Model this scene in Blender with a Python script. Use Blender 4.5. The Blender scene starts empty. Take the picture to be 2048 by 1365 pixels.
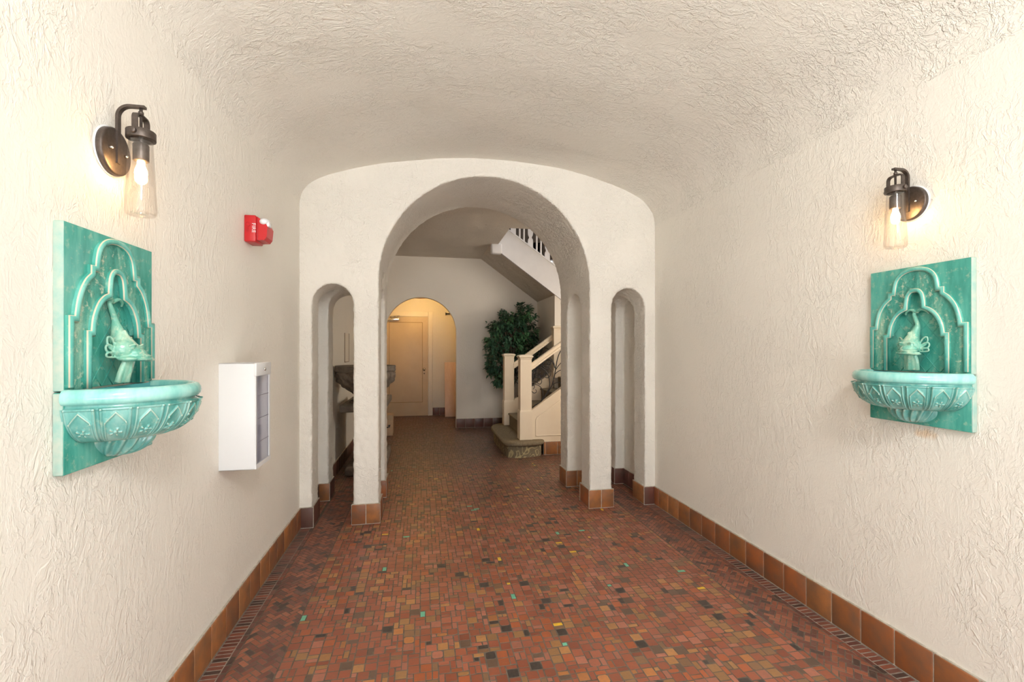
import bpy, bmesh, math, random
from mathutils import Vector, Matrix, noise
from mathutils.geometry import tessellate_polygon
R = random.Random(7)
PI = math.pi
SC = bpy.context.scene
COL = SC.collection

# ------------------------------------------------------------------ materials
def mat(name, color=(.8, .8, .8), rough=.5, metal=0.0, spec=None):
    m = bpy.data.materials.new(name); m.use_nodes = True
    b = m.node_tree.nodes['Principled BSDF']
    b.inputs['Base Color'].default_value = (*color, 1); b.inputs['Roughness'].default_value = rough
    b.inputs['Metallic'].default_value = metal
    if spec is not None: b.inputs['Specular IOR Level'].default_value = spec
    return m
class NT:
    def __init__(s, m): s.m = m; s.t = m.node_tree; s.b = s.t.nodes.get('Principled BSDF')
    def n(s, typ, **kw):
        nd = s.t.nodes.new(typ)
        for k, v in kw.items(): setattr(nd, k, v)
        return nd
    def l(s, a, b): s.t.links.new(a, b)
    def coord(s, scale=(1, 1, 1), obj=True):
        tc = s.n('ShaderNodeTexCoord'); mp = s.n('ShaderNodeMapping'); mp.inputs['Scale'].default_value = scale
        s.l(tc.outputs['Object'], mp.inputs['Vector']); return mp.outputs['Vector']
    def noise(s, vec, scale, detail=3, rough=.5, dist=0, typ=None):
        n = s.n('ShaderNodeTexNoise')
        if typ: n.noise_type = typ
        n.inputs['Scale'].default_value = scale; n.inputs['Detail'].default_value = detail
        n.inputs['Roughness'].default_value = rough; n.inputs['Distortion'].default_value = dist
        s.l(vec, n.inputs['Vector']); return n.outputs['Fac']
    def ramp(s, fac, stops, interp='LINEAR'):
        r = s.n('ShaderNodeValToRGB'); r.color_ramp.interpolation = interp
        e = r.color_ramp.elements
        while len(e) > 1: e.remove(e[-1])
        for i, (p, c) in enumerate(stops):
            el = e[0] if i == 0 else e.new(p)
            el.position = p; el.color = (*c, 1) if len(c) == 3 else c
        s.l(fac, r.inputs['Fac']); return r.outputs['Color']
    def mix(s, fac, a, b, mode='MIX'):
        m = s.n('ShaderNodeMix', data_type='RGBA', blend_type=mode)
        for sock, val in ((m.inputs[0], fac), (m.inputs[6], a), (m.inputs[7], b)):
            if hasattr(val, 'is_output'): s.l(val, sock)
            else: sock.default_value = val if not isinstance(val, tuple) else (*val, 1)
        return m.outputs[2]
    def math(s, op, a, b=0.0):
        m = s.n('ShaderNodeMath', operation=op)
        for sock, val in ((m.inputs[0], a), (m.inputs[1], b)):
            if hasattr(val, 'is_output'): s.l(val, sock)
            else: sock.default_value = val
        return m.outputs[0]
    def bump(s, h, strength, dist):
        b = s.n('ShaderNodeBump'); b.inputs['Strength'].default_value = strength; b.inputs['Distance'].default_value = dist
        s.l(h, b.inputs['Height']); s.l(b.outputs['Normal'], s.b.inputs['Normal'])

def plaster(name, color, dist=.0017, strength=1.0, stain=False, scale=(1, 1, .62)):
    m = mat(name, color, .62, spec=.3); N = NT(m)
    v = N.coord(scale)
    # warp, then ridged strokes of a trowel over flattened patches
    w = N.n('ShaderNodeTexNoise'); w.inputs['Scale'].default_value = 9; w.inputs['Detail'].default_value = 2; N.l(v, w.inputs['Vector'])
    sub = N.n('ShaderNodeVectorMath', operation='SUBTRACT'); N.l(w.outputs['Color'], sub.inputs[0]); sub.inputs[1].default_value = (.5, .5, .5)
    sc = N.n('ShaderNodeVectorMath', operation='SCALE'); N.l(sub.outputs[0], sc.inputs[0]); sc.inputs['Scale'].default_value = .09
    ad = N.n('ShaderNodeVectorMath', operation='ADD'); N.l(v, ad.inputs[0]); N.l(sc.outputs[0], ad.inputs[1])
    def step(vec, scale, e0, e1):
        r = N.n('ShaderNodeMapRange', interpolation_type='SMOOTHSTEP'); N.l(N.noise(vec, scale, 3, .5), r.inputs[0])
        r.inputs[1].default_value = e0; r.inputs[2].default_value = e1; return r.outputs[0]
    st1 = step(ad.outputs[0], 30, .49, .55)          # knocked-down flats with crisp edges
    st2 = step(ad.outputs[0], 62, .50, .57)
    a2 = N.math('ABSOLUTE', N.math('SUBTRACT', N.noise(ad.outputs[0], 42, 2, .5), .47))
    ridge = N.math('SUBTRACT', 1.0, N.math('MINIMUM', N.math('MULTIPLY', a2, 26.0), 1.0))
    patch = N.ramp(N.noise(v, 3.6, 2, .5), [(.34, (.2, .2, .2)), (.56, (1, 1, 1))])
    h = N.math('ADD', N.math('MULTIPLY', st1, .55), N.math('MULTIPLY', st2, .38))
    h = N.math('MULTIPLY', N.math('ADD', h, N.math('MULTIPLY', ridge, .35)), patch)
    h = N.math('ADD', h, N.math('MULTIPLY', N.noise(ad.outputs[0], 110, 4, .65), .6))
    h = N.math('ADD', h, N.math('MULTIPLY', N.noise(v, 7, 2, .5), .8))
    N.bump(h, strength, dist)
    col = N.mix(N.ramp(N.noise(v, 1.3, 3, .5), [(.3, (0, 0, 0)), (.7, (1, 1, 1))]), color, tuple(c * .955 for c in color))
    if stain:   # a rusty water mark on the plaster below the right fountain
        tc = N.n('ShaderNodeTexCoord'); mp = N.n('ShaderNodeMapping')
        mp.inputs['Location'].default_value = (-2.04 * 0, -1.555 * 10, -1.038 * 26); mp.inputs['Scale'].default_value = (0, 10, 26)
        N.l(tc.outputs['Object'], mp.inputs['Vector'])
        ln = N.n('ShaderNodeVectorMath', operation='LENGTH'); N.l(mp.outputs['Vector'], ln.inputs[0])
        d = N.math('ADD', ln.outputs['Value'], N.math('MULTIPLY', N.math('SUBTRACT', N.noise(v, 45, 3), .5), .9))
        f = N.ramp(d, [(.2, (1, 1, 1)), (.6, (0, 0, 0))])
        col = N.mix(N.math('MULTIPLY', f, .6), col, (.62, .40, .2))
    N.l(col, N.b.inputs['Base Color'])
    return m

WALLC = (.80, .769, .703)
M_wall = plaster('plaster', WALLC)
M_wallR = plaster('plaster_stained', WALLC, stain=True)
M_vault = plaster('plaster_vault', WALLC, dist=.0032, scale=(.7, 1, 1))
M_arch = plaster('plaster_smooth', WALLC, dist=.0024, scale=(1, 1, 1))
M_reveal = plaster('plaster_reveal', WALLC, dist=.0055, scale=(1, .8, 1))
M_lobby = plaster('plaster_lobby', (.80, .74, .655), dist=.0014, strength=.8)
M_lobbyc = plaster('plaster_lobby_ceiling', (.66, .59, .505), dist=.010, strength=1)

def simple(name, c1, c2, scale, rough=.5, bump=0, metal=0.0, stretch=(1, 1, 1), spec=None, detail=4):
    m = mat(name, c1, rough, metal, spec); N = NT(m); v = N.coord(stretch)
    f = N.noise(v, scale, detail, .6)
    N.l(N.mix(N.ramp(f, [(.35, (0, 0, 0)), (.65, (1, 1, 1))]), c1, c2), N.b.inputs['Base Color'])
    if bump: N.bump(f, .6, bump)
    return m
def attr_mat(name, rough, bump=.0006, grime=.25, spec=None, nscale=60):
    m = mat(name, (.5, .5, .5), rough, spec=spec); N = NT(m)
    a = N.n('ShaderNodeVertexColor'); a.layer_name = 'Col'
    v = N.coord(); f = N.noise(v, nscale, 4, .6)
    c = N.mix(N.math('MULTIPLY', N.ramp(f, [(.35, (0, 0, 0)), (.7, (1, 1, 1))]), grime), a.outputs['Color'], (.12, .085, .06))
    N.l(c, N.b.inputs['Base Color'])
    rr = N.n('ShaderNodeMapRange'); N.l(N.noise(v, 9, 3, .6), rr.inputs[0]); rr.inputs[3].default_value = rough - .1; rr.inputs[4].default_value = rough + .14
    N.l(rr.outputs[0], N.b.inputs['Roughness'])
    if bump: N.bump(f, .5, bump)
    return m
M_floor = attr_mat('mosaic_tile', .36, .0008, .3, spec=.45)
M_grout = simple('dark_grout', (.085, .064, .046), (.15, .12, .09), 30, .75)
M_grout_m = simple('dirty_grout', (.33, .29, .24), (.20, .17, .14), 25, .8)
M_grout_l = simple('pale_grout', (.55, .50, .43), (.40, .36, .30), 40, .8)
M_quarry = attr_mat('quarry_tile', .38, .0008, .62, spec=.5, nscale=13)
M_bronze = simple('dark_bronze', (.085, .068, .058), (.115, .092, .08), 90, .42, 0, .7)
M_chrome = mat('bright_metal', (.75, .73, .70), .22, 1.0)
M_cream = simple('cream_paint', (.80, .68, .52), (.77, .645, .485), 5, .42)
M_door = simple('tan_paint', (.68, .54, .385), (.64, .50, .35), 4, .45)
M_casing = simple('pale_casing_paint', (.84, .77, .67), (.80, .73, .63), 5, .45)
M_white = mat('white_enamel', (.70, .71, .72), .35)
M_wpaint = simple('white_paint', (.74, .72, .72), (.70, .68, .68), 5, .5)
M_red = mat('red_plastic', (.50, .014, .018), .35)
M_dkred = mat('dark_red_plastic', (.40, .008, .014), .4)
M_iron = simple('wrought_iron', (.02, .018, .018), (.035, .03, .03), 80, .45, 0, .5)
M_dkwood = simple('dark_brown_panelling', (.05, .03, .016), (.07, .045, .025), 6, .5, stretch=(1, 1, .2))
M_stone = simple('carved_stone', (.115, .085, .062), (.2, .155, .115), 22, .8, .012)
M_stone_t = simple('stone_slab', (.2, .165, .125), (.14, .11, .085), 14, .7, .002)
M_plank = simple('pink_pine', (.76, .56, .46), (.70, .49, .39), 7, .6, 0, stretch=(6, 6, .5))
M_card = simple('cardboard', (.50, .34, .21), (.46, .31, .19), 20, .8)
M_tape = mat('paper_tape', (.42, .30, .18), .5)
M_black = mat('black_ink', (.02, .02, .022), .5)
M_pave = simple('pavement', (.78, .77, .75), (.70, .69, .68), 5, .9)
M_leaf = simple('ficus_leaf', (.02, .06, .034), (.04, .115, .058), 11, .42, detail=2)
M_leaf2 = simple('ficus_leaf_light', (.055, .15, .065), (.09, .21, .09), 11, .42, detail=2)
M_bark = simple('bark', (.12, .085, .06), (.2, .15, .11), 30, .85, .003)
M_pot = mat('pot_plastic', (.06, .05, .045), .5)
M_orange = mat('copper_fixture', (.55, .26, .07), .4, .3)

def carpet(name, pattern):
    m = mat(name, (.2, .16, .1), .95, spec=.1); N = NT(m); v = N.coord()
    f = N.math('ADD', N.math('MULTIPLY', N.noise(v, 260, 2, .6), .5), N.math('MULTIPLY', N.noise(v, 55, 3, .65), .5)); f = N.ramp(f, [(.4, (0, 0, 0)), (.6, (1, 1, 1))])
    base = N.mix(f, (.165, .13, .082), (.255, .205, .135))
    if pattern:
        q = N.math('ABSOLUTE', N.math('SUBTRACT', N.math('FRACT', N.math('MULTIPLY', N.noise(v, 7.5, 1, .4, .6), 5.0)), .5))
        line = N.ramp(q, [(.07, (1, 1, 1)), (.14, (0, 0, 0))])
        base = N.mix(N.math('MULTIPLY', line, .8), base, (.50, .41, .22))
    N.l(base, N.b.inputs['Base Color']); N.bump(f, .6, .003)
    return m
M_carpet = carpet('olive_carpet', False); M_carpetp = carpet('patterned_carpet', True)

def glaze(name, c_deep, c_mid, c_pale, pale=.5, bump=.0, worn=0.0):
    m = mat(name, c_mid, .16, spec=.6); N = NT(m)
    v = N.coord((14, 14, 3)); f = N.noise(v, 1.6, 4, .6)
    c = N.ramp(f, [(.28, c_deep), (.5, c_mid), (.74, c_pale)])
    v2 = N.coord(); f2 = N.noise(v2, 46, 4, .65)
    c = N.mix(N.math('MULTIPLY', N.ramp(f2, [(.56, (0, 0, 0)), (.75, (1, 1, 1))]), pale), c, (.66, .66, .50))
    g = N.n('ShaderNodeNewGeometry')
    pt = N.ramp(g.outputs['Pointiness'], [(.525, (0, 0, 0)), (.60, (1, 1, 1))])
    if worn: c = N.mix(N.math('MULTIPLY', pt, worn), c, (.72, .68, .52))
    N.l(c, N.b.inputs['Base Color'])
    if bump: N.bump(N.noise(N.coord(), 60, 3, .6), .7, bump)
    return m
M_teal = glaze('teal_glaze', (.028, .25, .205), (.07, .36, .295), (.16, .47, .40), .35)
M_teal_leaf = glaze('teal_glaze_leafy', (.02, .19, .155), (.06, .31, .25), (.30, .5, .38), .9, .009)
M_mould = glaze('moulding_glaze', (.07, .34, .285), (.12, .43, .37), (.24, .55, .48), .25)
M_aqua = glaze('aqua_glaze', (.16, .48, .44), (.27, .58, .53), (.40, .68, .62), .15)
M_basin = glaze('belly_glaze', (.06, .27, .24), (.13, .37, .335), (.27, .48, .44), .35, worn=.8)
M_blue = mat('blue_aqua_glaze', (.10, .42, .44), .12, spec=.6)
M_fish = glaze('dolphin_glaze', (.07, .31, .24), (.17, .44, .34), (.45, .60, .45), .8, .002, worn=.6)
M_biscuit = simple('bare_biscuit_edge', (.62, .52, .38), (.50, .50, .38), 40, .4)
M_paleedge = simple('pale_glaze_edge', (.27, .44, .39), (.42, .48, .41), 25, .3)

def thin_glass(name, tint=(1, 1, 1), refl=.10, rough=.02):
    m = bpy.data.materials.new(name); m.use_nodes = True; t = m.node_tree; t.nodes.clear()
    o = t.nodes.new('ShaderNodeOutputMaterial'); mx = t.nodes.new('ShaderNodeMixShader')
    tr = t.nodes.new('ShaderNodeBsdfTransparent'); tr.inputs[0].default_value = (*tint, 1)
    g = t.nodes.new('ShaderNodeBsdfGlossy'); g.inputs['Roughness'].default_value = rough
    lw = t.nodes.new('ShaderNodeLayerWeight'); lw.inputs['Blend'].default_value = .35
    ml = t.nodes.new('ShaderNodeMath'); ml.operation = 'MULTIPLY_ADD'; ml.inputs[1].default_value = .30; ml.inputs[2].default_value = refl * .4
    t.links.new(lw.outputs['Facing'], ml.inputs[0]); t.links.new(ml.outputs[0], mx.inputs[0])
    t.links.new(tr.outputs[0], mx.inputs[1]); t.links.new(g.outputs[0], mx.inputs[2]); t.links.new(mx.outputs[0], o.inputs[0])
    return m
M_glass = thin_glass('clear_glass', (.985, .975, .965), .06)
M_acryl = thin_glass('clear_acrylic', (.93, .92, .96), .2, .05)
M_lens = thin_glass('strobe_lens', (.9, .93, .95), .5, .08)
def emit(name, color, s):
    m = bpy.data.materials.new(name); m.use_nodes = True; t = m.node_tree; t.nodes.clear()
    o = t.nodes.new('ShaderNodeOutputMaterial'); e = t.nodes.new('ShaderNodeEmission')
    e.inputs[0].default_value = (*color, 1); e.inputs[1].default_value = s; t.links.new(e.outputs[0], o.inputs[0]); return m
M_bulb = emit('lit_bulb', (1.0, .60, .24), 90)
M_alc = emit('lit_diffuser', (1.0, .62, .20), 140)

# ------------------------------------------------------------------ mesh builder
class MB:
    def __init__(s): s.v = []; s.f = []; s.m = []; s.s = []; s.c = []
    def add(s, vs, fs, m=0, smooth=False, M=None, col=None):
        o = len(s.v)
        s.v += [tuple(M @ Vector(p)) if M else tuple(p) for p in vs]
        for f in fs:
            s.f.append([i + o for i in f]); s.m.append(m); s.s.append(smooth); s.c.append(col)
    def box(s, c, d, r=0.0, m=0, M=None, col=None, seg=2):
        x, y, z = (k / 2 for k in d)
        if r <= 0:
            vs = [(c[0] + a * x, c[1] + b * y, c[2] + e * z) for a in (-1, 1) for b in (-1, 1) for e in (-1, 1)]
            s.add(vs, [(0, 1, 3, 2), (4, 6, 7, 5), (0, 4, 5, 1), (2, 3, 7, 6), (0, 2, 6, 4), (1, 5, 7, 3)], m, False, M, col); return
        b = bmesh.new(); bmesh.ops.create_cube(b, size=1)
        bmesh.ops.scale(b, vec=d, verts=b.verts)
        bmesh.ops.bevel(b, geom=b.edges[:], offset=min(r, min(d) * .49), segments=seg, affect='EDGES', profile=.5)
        b.verts.index_update()
        s.add([v.co + Vector(c) for v in b.verts], [[v.index for v in f.verts] for f in b.faces], m, True, M, col); b.free()
    def prism(s, poly, fn, d0, d1, m=0, M=None, holes=(), smooth=False):
        loops = [list(poly)] + [list(h) for h in holes]
        pts = [p for l in loops for p in l]; n = len(pts)
        vs = [fn(p[0], p[1], d0) for p in pts] + [fn(p[0], p[1], d1) for p in pts]
        fs = []
        if holes:
            for t in tessellate_polygon([[Vector((p[0], p[1], 0)) for p in l] for l in loops]):
                fs.append(tuple(t)); fs.append(tuple(i + n for i in reversed(t)))
        else:
            fs.append(tuple(range(n))); fs.append(tuple(range(2 * n - 1, n - 1, -1)))
        o = 0
        for l in loops:
            k = len(l)
            for i in range(k):
                j = (i + 1) % k; fs.append((o + i, o + j, o + j + n, o + i + n))
            o += k
        s.add(vs, fs, m, smooth, M)
    def lathe(s, prof, seg=40, c=(0, 0, 0), a0=0, a1=2 * PI, m=0, sx=1, sy=1, M=None, smooth=True, caps=True):
        full = abs(a1 - a0 - 2 * PI) < 1e-6; k = seg if full else seg + 1
        vs = []
        for i in range(k):
            a = a0 + (a1 - a0) * i / seg
            vs += [(c[0] + r * math.cos(a) * sx, c[1] + r * math.sin(a) * sy, c[2] + z) for r, z in prof]
        n = len(prof); fs = []
        for i in range(seg):
            j = (i + 1) % k
            for q in range(n - 1):
                fs.append((i * n + q, j * n + q, j * n + q + 1, i * n + q + 1))
        if caps and full:
            if prof[0][0] > 1e-5: fs.append(tuple(i * n for i in reversed(range(k))))
            if prof[-1][0] > 1e-5: fs.append(tuple(i * n + n - 1 for i in range(k)))
        s.add(vs, fs, m, smooth, M)
    def tube(s, path, r, seg=10, m=0, M=None, sq=None, cap=True, smooth=True):
        P = [Vector(p) for p in path]; n = len(P); vs = []; fs = []
        rad = r if isinstance(r, (list, tuple)) else [r] * n
        t0 = (P[1] - P[0]).normalized(); up = Vector((0, 0, 1)) if abs(t0.z) < .9 else Vector((1, 0, 0))
        x = t0.cross(up).normalized()
        for i in range(n):
            t = (P[min(i + 1, n - 1)] - P[max(i - 1, 0)]).normalized()
            x = (x - t * x.dot(t)).normalized(); y = t.cross(x)
            for k in range(seg):
                a = 2 * PI * k / seg
                vs.append(P[i] + (x * math.cos(a) + y * math.sin(a)) * rad[i])
        for i in range(n - 1):
            for k in range(seg):
                k2 = (k + 1) % seg; fs.append((i * seg + k, i * seg + k2, (i + 1) * seg + k2, (i + 1) * seg + k))
        if cap: fs.append(tuple(reversed(range(seg)))); fs.append(tuple((n - 1) * seg + k for k in range(seg)))
        s.add(vs, fs, m, smooth, M)
    def sweep(s, path, prof, fn, closed=False, mats=None, m=0):
        """profile [(offset, height)] swept along a 2-D path with mitred corners; fn(u, w, h) -> point"""
        P = [Vector(p) for p in path]; n = len(P); k = len(prof); vs = []; fs = []
        for i in range(n):
            a = P[i] - P[i - 1] if (i > 0 or closed) else P[1] - P[0]
            b = P[(i + 1) % n] - P[i] if (i < n - 1 or closed) else a
            a = a.normalized(); b = b.normalized(); na = Vector((-a.y, a.x)); nb = Vector((-b.y, b.x))
            q = (na + nb); q = q.normalized() if q.length > 1e-6 else na
            q = q / max(.45, q.dot(na))
            for o, h in prof:
                u = P[i] + q * o; vs.append(fn(u.x, u.y, h))
        o0 = len(s.v); s.v += [tuple(v) for v in vs]
        for i in range(n if closed else n - 1):
            j = (i + 1) % n
            for q in range(k - 1):
                s.f.append([o0 + i * k + q, o0 + j * k + q, o0 + j * k + q + 1, o0 + i * k + q + 1])
                s.m.append(mats[q] if mats else m); s.s.append(True); s.c.append(None)
        if not closed:
            s.f.append([o0 + q for q in range(k)]); s.m.append(m); s.s.append(False); s.c.append(None)
            s.f.append([o0 + (n - 1) * k + q for q in reversed(range(k))]); s.m.append(m); s.s.append(False); s.c.append(None)
    def ball(s, c, r, M=None, m=0, seg=20):
        rx, ry, rz = r if isinstance(r, tuple) else (r, r, r); vs = [(c[0], c[1], c[2] + rz)]; n = seg // 2
        for i in range(1, n):
            a = PI * i / n
            vs += [(c[0] + rx * math.sin(a) * math.cos(2 * PI * k / seg), c[1] + ry * math.sin(a) * math.sin(2 * PI * k / seg), c[2] + rz * math.cos(a)) for k in range(seg)]
        vs.append((c[0], c[1], c[2] - rz)); fs = []
        for k in range(seg): fs.append((0, 1 + k, 1 + (k + 1) % seg))
        for i in range(n - 2):
            for k in range(seg):
                a = 1 + i * seg; fs.append((a + k, a + seg + k, a + seg + (k + 1) % seg, a + (k + 1) % seg))
        L = len(vs) - 1; a = 1 + (n - 2) * seg
        for k in range(seg): fs.append((L, a + (k + 1) % seg, a + k))
        s.add(vs, fs, m, True, M)
    def mesh(s, name, mats):
        me = bpy.data.meshes.new(name); me.from_pydata(s.v, [], s.f)
        for q in (mats if isinstance(mats, (list, tuple)) else [mats]): me.materials.append(q)
        me.polygons.foreach_set('material_index', s.m); me.polygons.foreach_set('use_smooth', s.s)
        if any(c is not None for c in s.c):
            ca = me.color_attributes.new('Col', 'FLOAT_COLOR', 'CORNER'); buf = []
            for f, c in zip(s.f, s.c):
                c = c or (.5, .5, .5); buf += [c[0], c[1], c[2], 1.0] * len(f)
            ca.data.foreach_set('color', buf)
        me.update(); return me
    def build(s, name, mats, parent=None, fix=True):
        me = s.mesh(name, mats)
        if fix:
            b = bmesh.new(); b.from_mesh(me); bmesh.ops.recalc_face_normals(b, faces=b.faces); b.to_mesh(me); b.free()
        o = bpy.data.objects.new(name, me); COL.objects.link(o)
        if parent: o.parent = parent
        return o
XZ = lambda y_first=False: None
def fXZ(u, w, d): return (u, d, w)       # polygon in X,Z, depth along Y
def fYZ(u, w, d): return (d, u, w)       # polygon in Y,Z, depth along X
def fXY(u, w, d): return (u, w, d)
def fL(u, w, h): return (u, h, w)        # fountain face: u along the wall, w up, h outwards

def tag(o, label, cat, group=None):
    o['label'] = label; o['category'] = cat
    if group: o['group'] = group
    return o
def struct(o): o['kind'] = 'structure'; return o
def empty(name, label, cat, loc=(0, 0, 0), rz=0, group=None):
    o = bpy.data.objects.new(name, None); COL.objects.link(o); o.location = loc; o.rotation_euler = (0, 0, rz)
    o.empty_display_size = .1
    return tag(o, label, cat, group)
def realize(o):
    bpy.context.view_layer.update()
    dg = bpy.context.evaluated_depsgraph_get()
    me = bpy.data.meshes.new_from_object(o.evaluated_get(dg))
    o.modifiers.clear(); o.data = me; return o
def drop(o): bpy.data.objects.remove(o, do_unlink=True)
def copy_tree(o, parent=None):
    c = o.copy(); COL.objects.link(c)
    if parent: c.parent = parent
    for ch in list(o.children): copy_tree(ch, c)
    return c
def smooth_path(pts, n=6):
    P = [Vector(p) for p in pts]; out = []
    for i in range(len(P) - 1):
        a = P[max(i - 1, 0)]; b = P[i]; c = P[i + 1]; d = P[min(i + 2, len(P) - 1)]
        for k in range(n):
            t = k / n
            out.append(.5 * ((2 * b) + (c - a) * t + (2 * a - 5 * b + 4 * c - d) * t * t + (3 * b - a - 3 * c + d) * t ** 3))
    out.append(P[-1]); return out

# ------------------------------------------------------------------ the place: sizes in metres
XL, XR = -.93, 2.04           # corridor walls
Y0, YF, YB = -1.6, 3.828, 4.708   # open end, arch wall front and back
YW, YA = 8.14, 9.78           # lobby back wall, alcove back wall
ZC = 2.97; BH = .157

# ---- walls
b = MB(); b.box(((XL - .17 + XL) / 2, (Y0 + 9.9) / 2, 1.55), (.17, 9.9 - Y0, 3.1)); struct(b.build('wall_left', M_wall))
b = MB(); b.box((XR + .085, (Y0 + 4.6) / 2, 1.55), (.17, 4.6 - Y0, 3.1)); struct(b.build('wall_right', M_wallR))
# ---- vault
prof = [(-.932, 2.40), (-.932, 2.47), (-.925, 2.545), (-.895, 2.625), (-.80, 2.712), (-.60, 2.79), (-.275, 2.872), (.05, 2.926), (.28, 2.952), (.55, 2.964), (.865, 2.957), (1.235, 2.916), (1.54, 2.856), (1.80, 2.765), (1.935, 2.69), (2.015, 2.595), (2.036, 2.52), (2.042, 2.45), (2.042, 2.40)]
prof = smooth_path(prof, 4); b = MB(); ny = 90; vs = []; fs = []
for j in range(ny + 1):
    y = Y0 + (YF + .03 - Y0) * j / ny
    for i, p in enumerate(prof):
        t = min(1, i / 6, (len(prof) - 1 - i) / 6)
        d = .010 * t * noise.noise(Vector((p.x * 2.1, y * 2.1, p.y * 2.1))) + .004 * t * noise.noise(Vector((p.x * 9, y * 9, p.y * 9)))
        vs.append((p.x, y, p.y + d))
n = len(prof)
for j in range(ny):
    for i in range(n - 1): fs.append((j * n + i, j * n + i + 1, (j + 1) * n + i + 1, (j + 1) * n + i))
b.add(vs, fs, 0, True)
m0 = len(vs)
b.box(((XL + XR) / 2, (Y0 + YF) / 2, 3.12), (3.3, YF - Y0, .1))
struct(b.build('ceiling', M_vault, fix=False))

# ---- the arch block: front and rear row of piers joined by small arches
def arch_poly(x0, x1, spring, ztop, z0=-.2, n=24):
    c = (x0 + x1) / 2; a = (x1 - x0) / 2
    return [(x0, z0), (x1, z0)] + [(c + a * math.cos(PI * i / n), spring + (ztop - spring) * math.sin(PI * i / n)) for i in range(n + 1)]
blk = MB(); blk.box(((XL + XR) / 2, (YF + YB) / 2, 1.55), (XR - XL + .04, YB - YF, 3.1)); blk = blk.build('wall_arch', M_arch)
cuts = []
for poly, fn, d0, d1 in ((arch_poly(-.340, 1.430, 1.935, 2.822, n=48), fXZ, YF - .1, YB + .1),
                         (arch_poly(-.840, -.534, 1.735, 1.899), fXZ, YF - .1, YB + .1),
                         (arch_poly(1.633, 1.945, 1.755, 1.921), fXZ, YF - .1, YB + .1),
                         (arch_poly(4.055, 4.475, 1.695, 1.905), fYZ, XL - .0, XR + .0)):
    c = MB(); c.prism(poly, fn, d0, d1); c = c.build('cutter', M_arch); cuts.append(c)
    md = blk.modifiers.new('cut', 'BOOLEAN'); md.object = c; md.operation = 'DIFFERENCE'; md.solver = 'EXACT'
realize(blk)
for c in cuts: drop(c)
md = blk.modifiers.new('r', 'REMESH'); md.mode = 'VOXEL'; md.voxel_size = .0125; md.use_smooth_shade = True
md = blk.modifiers.new('s', 'SMOOTH'); md.iterations = 2; md.factor = .5
tx = bpy.data.textures.new('lumps', 'CLOUDS'); tx.noise_scale = .038; tx.noise_depth = 2
md = blk.modifiers.new('d', 'DISPLACE'); md.texture = tx; md.texture_coords = 'GLOBAL'; md.strength = .0105; md.mid_level = .5
realize(blk)
blk.data.materials.clear(); blk.data.materials.append(M_arch); blk.data.materials.append(M_reveal)      # reveals and soffits are rougher than the face
for p in blk.data.polygons: p.material_index = 1 if abs(p.normal.y) < .6 else 0
struct(blk)

# ---- lobby shell
b = MB(); ar = [(0.58 if False else p[0], p[1]) for p in arch_poly(-.62, .582, 1.672, 2.273, 0, 36)]
outer = [(XL - .05, 0), (-.62, 0)] + list(reversed(ar[2:])) + [(.582, 0), (XR + .1, 0), (XR + .1, 3.3), (XL - .05, 3.3)]
b.prism(outer, fXZ, YW, YW + .13); struct(b.build('wall_back', M_lobby))
b = MB(); b.box((.0, YA + .06, 1.3), (2.2, .12, 2.6)); struct(b.build('wall_alcove', M_lobby))
b = MB(); b.box((.83, (YW + .13 + YA) / 2, 1.3), (.12, YA - YW - .13, 2.6)); struct(b.build('wall_alcove_right', M_lobby))
b = MB(); b.box((0, (YW + YA) / 2 + .06, 2.47), (2.2, YA - YW, .1)); struct(b.build('ceiling_alcove', M_lobby))
zb = lambda x: 2.834 - .723 * (x - 1.202)      # underside of the upper flight
zt = lambda x: 3.195 - .708 * (x - 1.307)      # top of its white string
b = MB(); b.prism([(2.04, 0), (4.1, 0), (4.1, zb(4.1)), (2.04, zb(2.04))], fXZ, 7.02, YW + .1); struct(b.build('wall_stair', M_lobby))
b = MB(); b.box((4.15, 6.45, 2.55), (.1, 3.9, 5.2)); struct(b.build('wall_lobby_right', M_lobby))
b = MB(); b.box((3.1, YB - .05, 2.5), (2.1, .1, 5)); struct(b.build('wall_lobby_front', M_lobby))
b = MB(); b.box(((XL - .05 + 1.13) / 2, (YB - .02 + YW + .1) / 2, ZC + .11), (1.13 - XL + .05, YW - YB + .12, .22))
b.box(((1.13 + 4.1) / 2, (YB - .02 + 5.985) / 2, ZC + .11), (4.1 - 1.13, 5.985 - YB + .02, .22))
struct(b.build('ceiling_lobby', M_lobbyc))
b = MB(); b.prism([(1.0, ZC + .01), (4.1, zb(4.1) + .05), (4.1, zb(4.1) + .2), (1.0, ZC + .16)][:], fXZ, 7.0, YW) if False else b.prism([(1.0, zb(1.0)), (4.1, zb(4.1)), (4.1, zb(4.1) + .1), (1.0, zb(1.0) + .1)], fXZ, 7.03, YW + .02)
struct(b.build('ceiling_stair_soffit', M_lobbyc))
# stairwell above
b = MB(); b.box((2.6, YW + .06, 4.1), (3.1, .12, 2.2)); b.box((1.07, 7.0, 4.15), (.12, 2.4, 1.95)); b.box((2.6, 5.93, 4.15), (3.1, .1, 1.95)); b.box((4.08, 7.1, 4.1), (.04, 2.2, 2.0))
struct(b.build('wall_stairwell', M_dkwood))
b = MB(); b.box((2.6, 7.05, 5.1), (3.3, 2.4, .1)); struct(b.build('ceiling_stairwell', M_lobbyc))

# ---- outside ground before the open end
b = MB(); b.box((.5, Y0 - 6, -.06), (30, 12, .1)); struct(b.build('pavement', M_pave))

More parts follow.
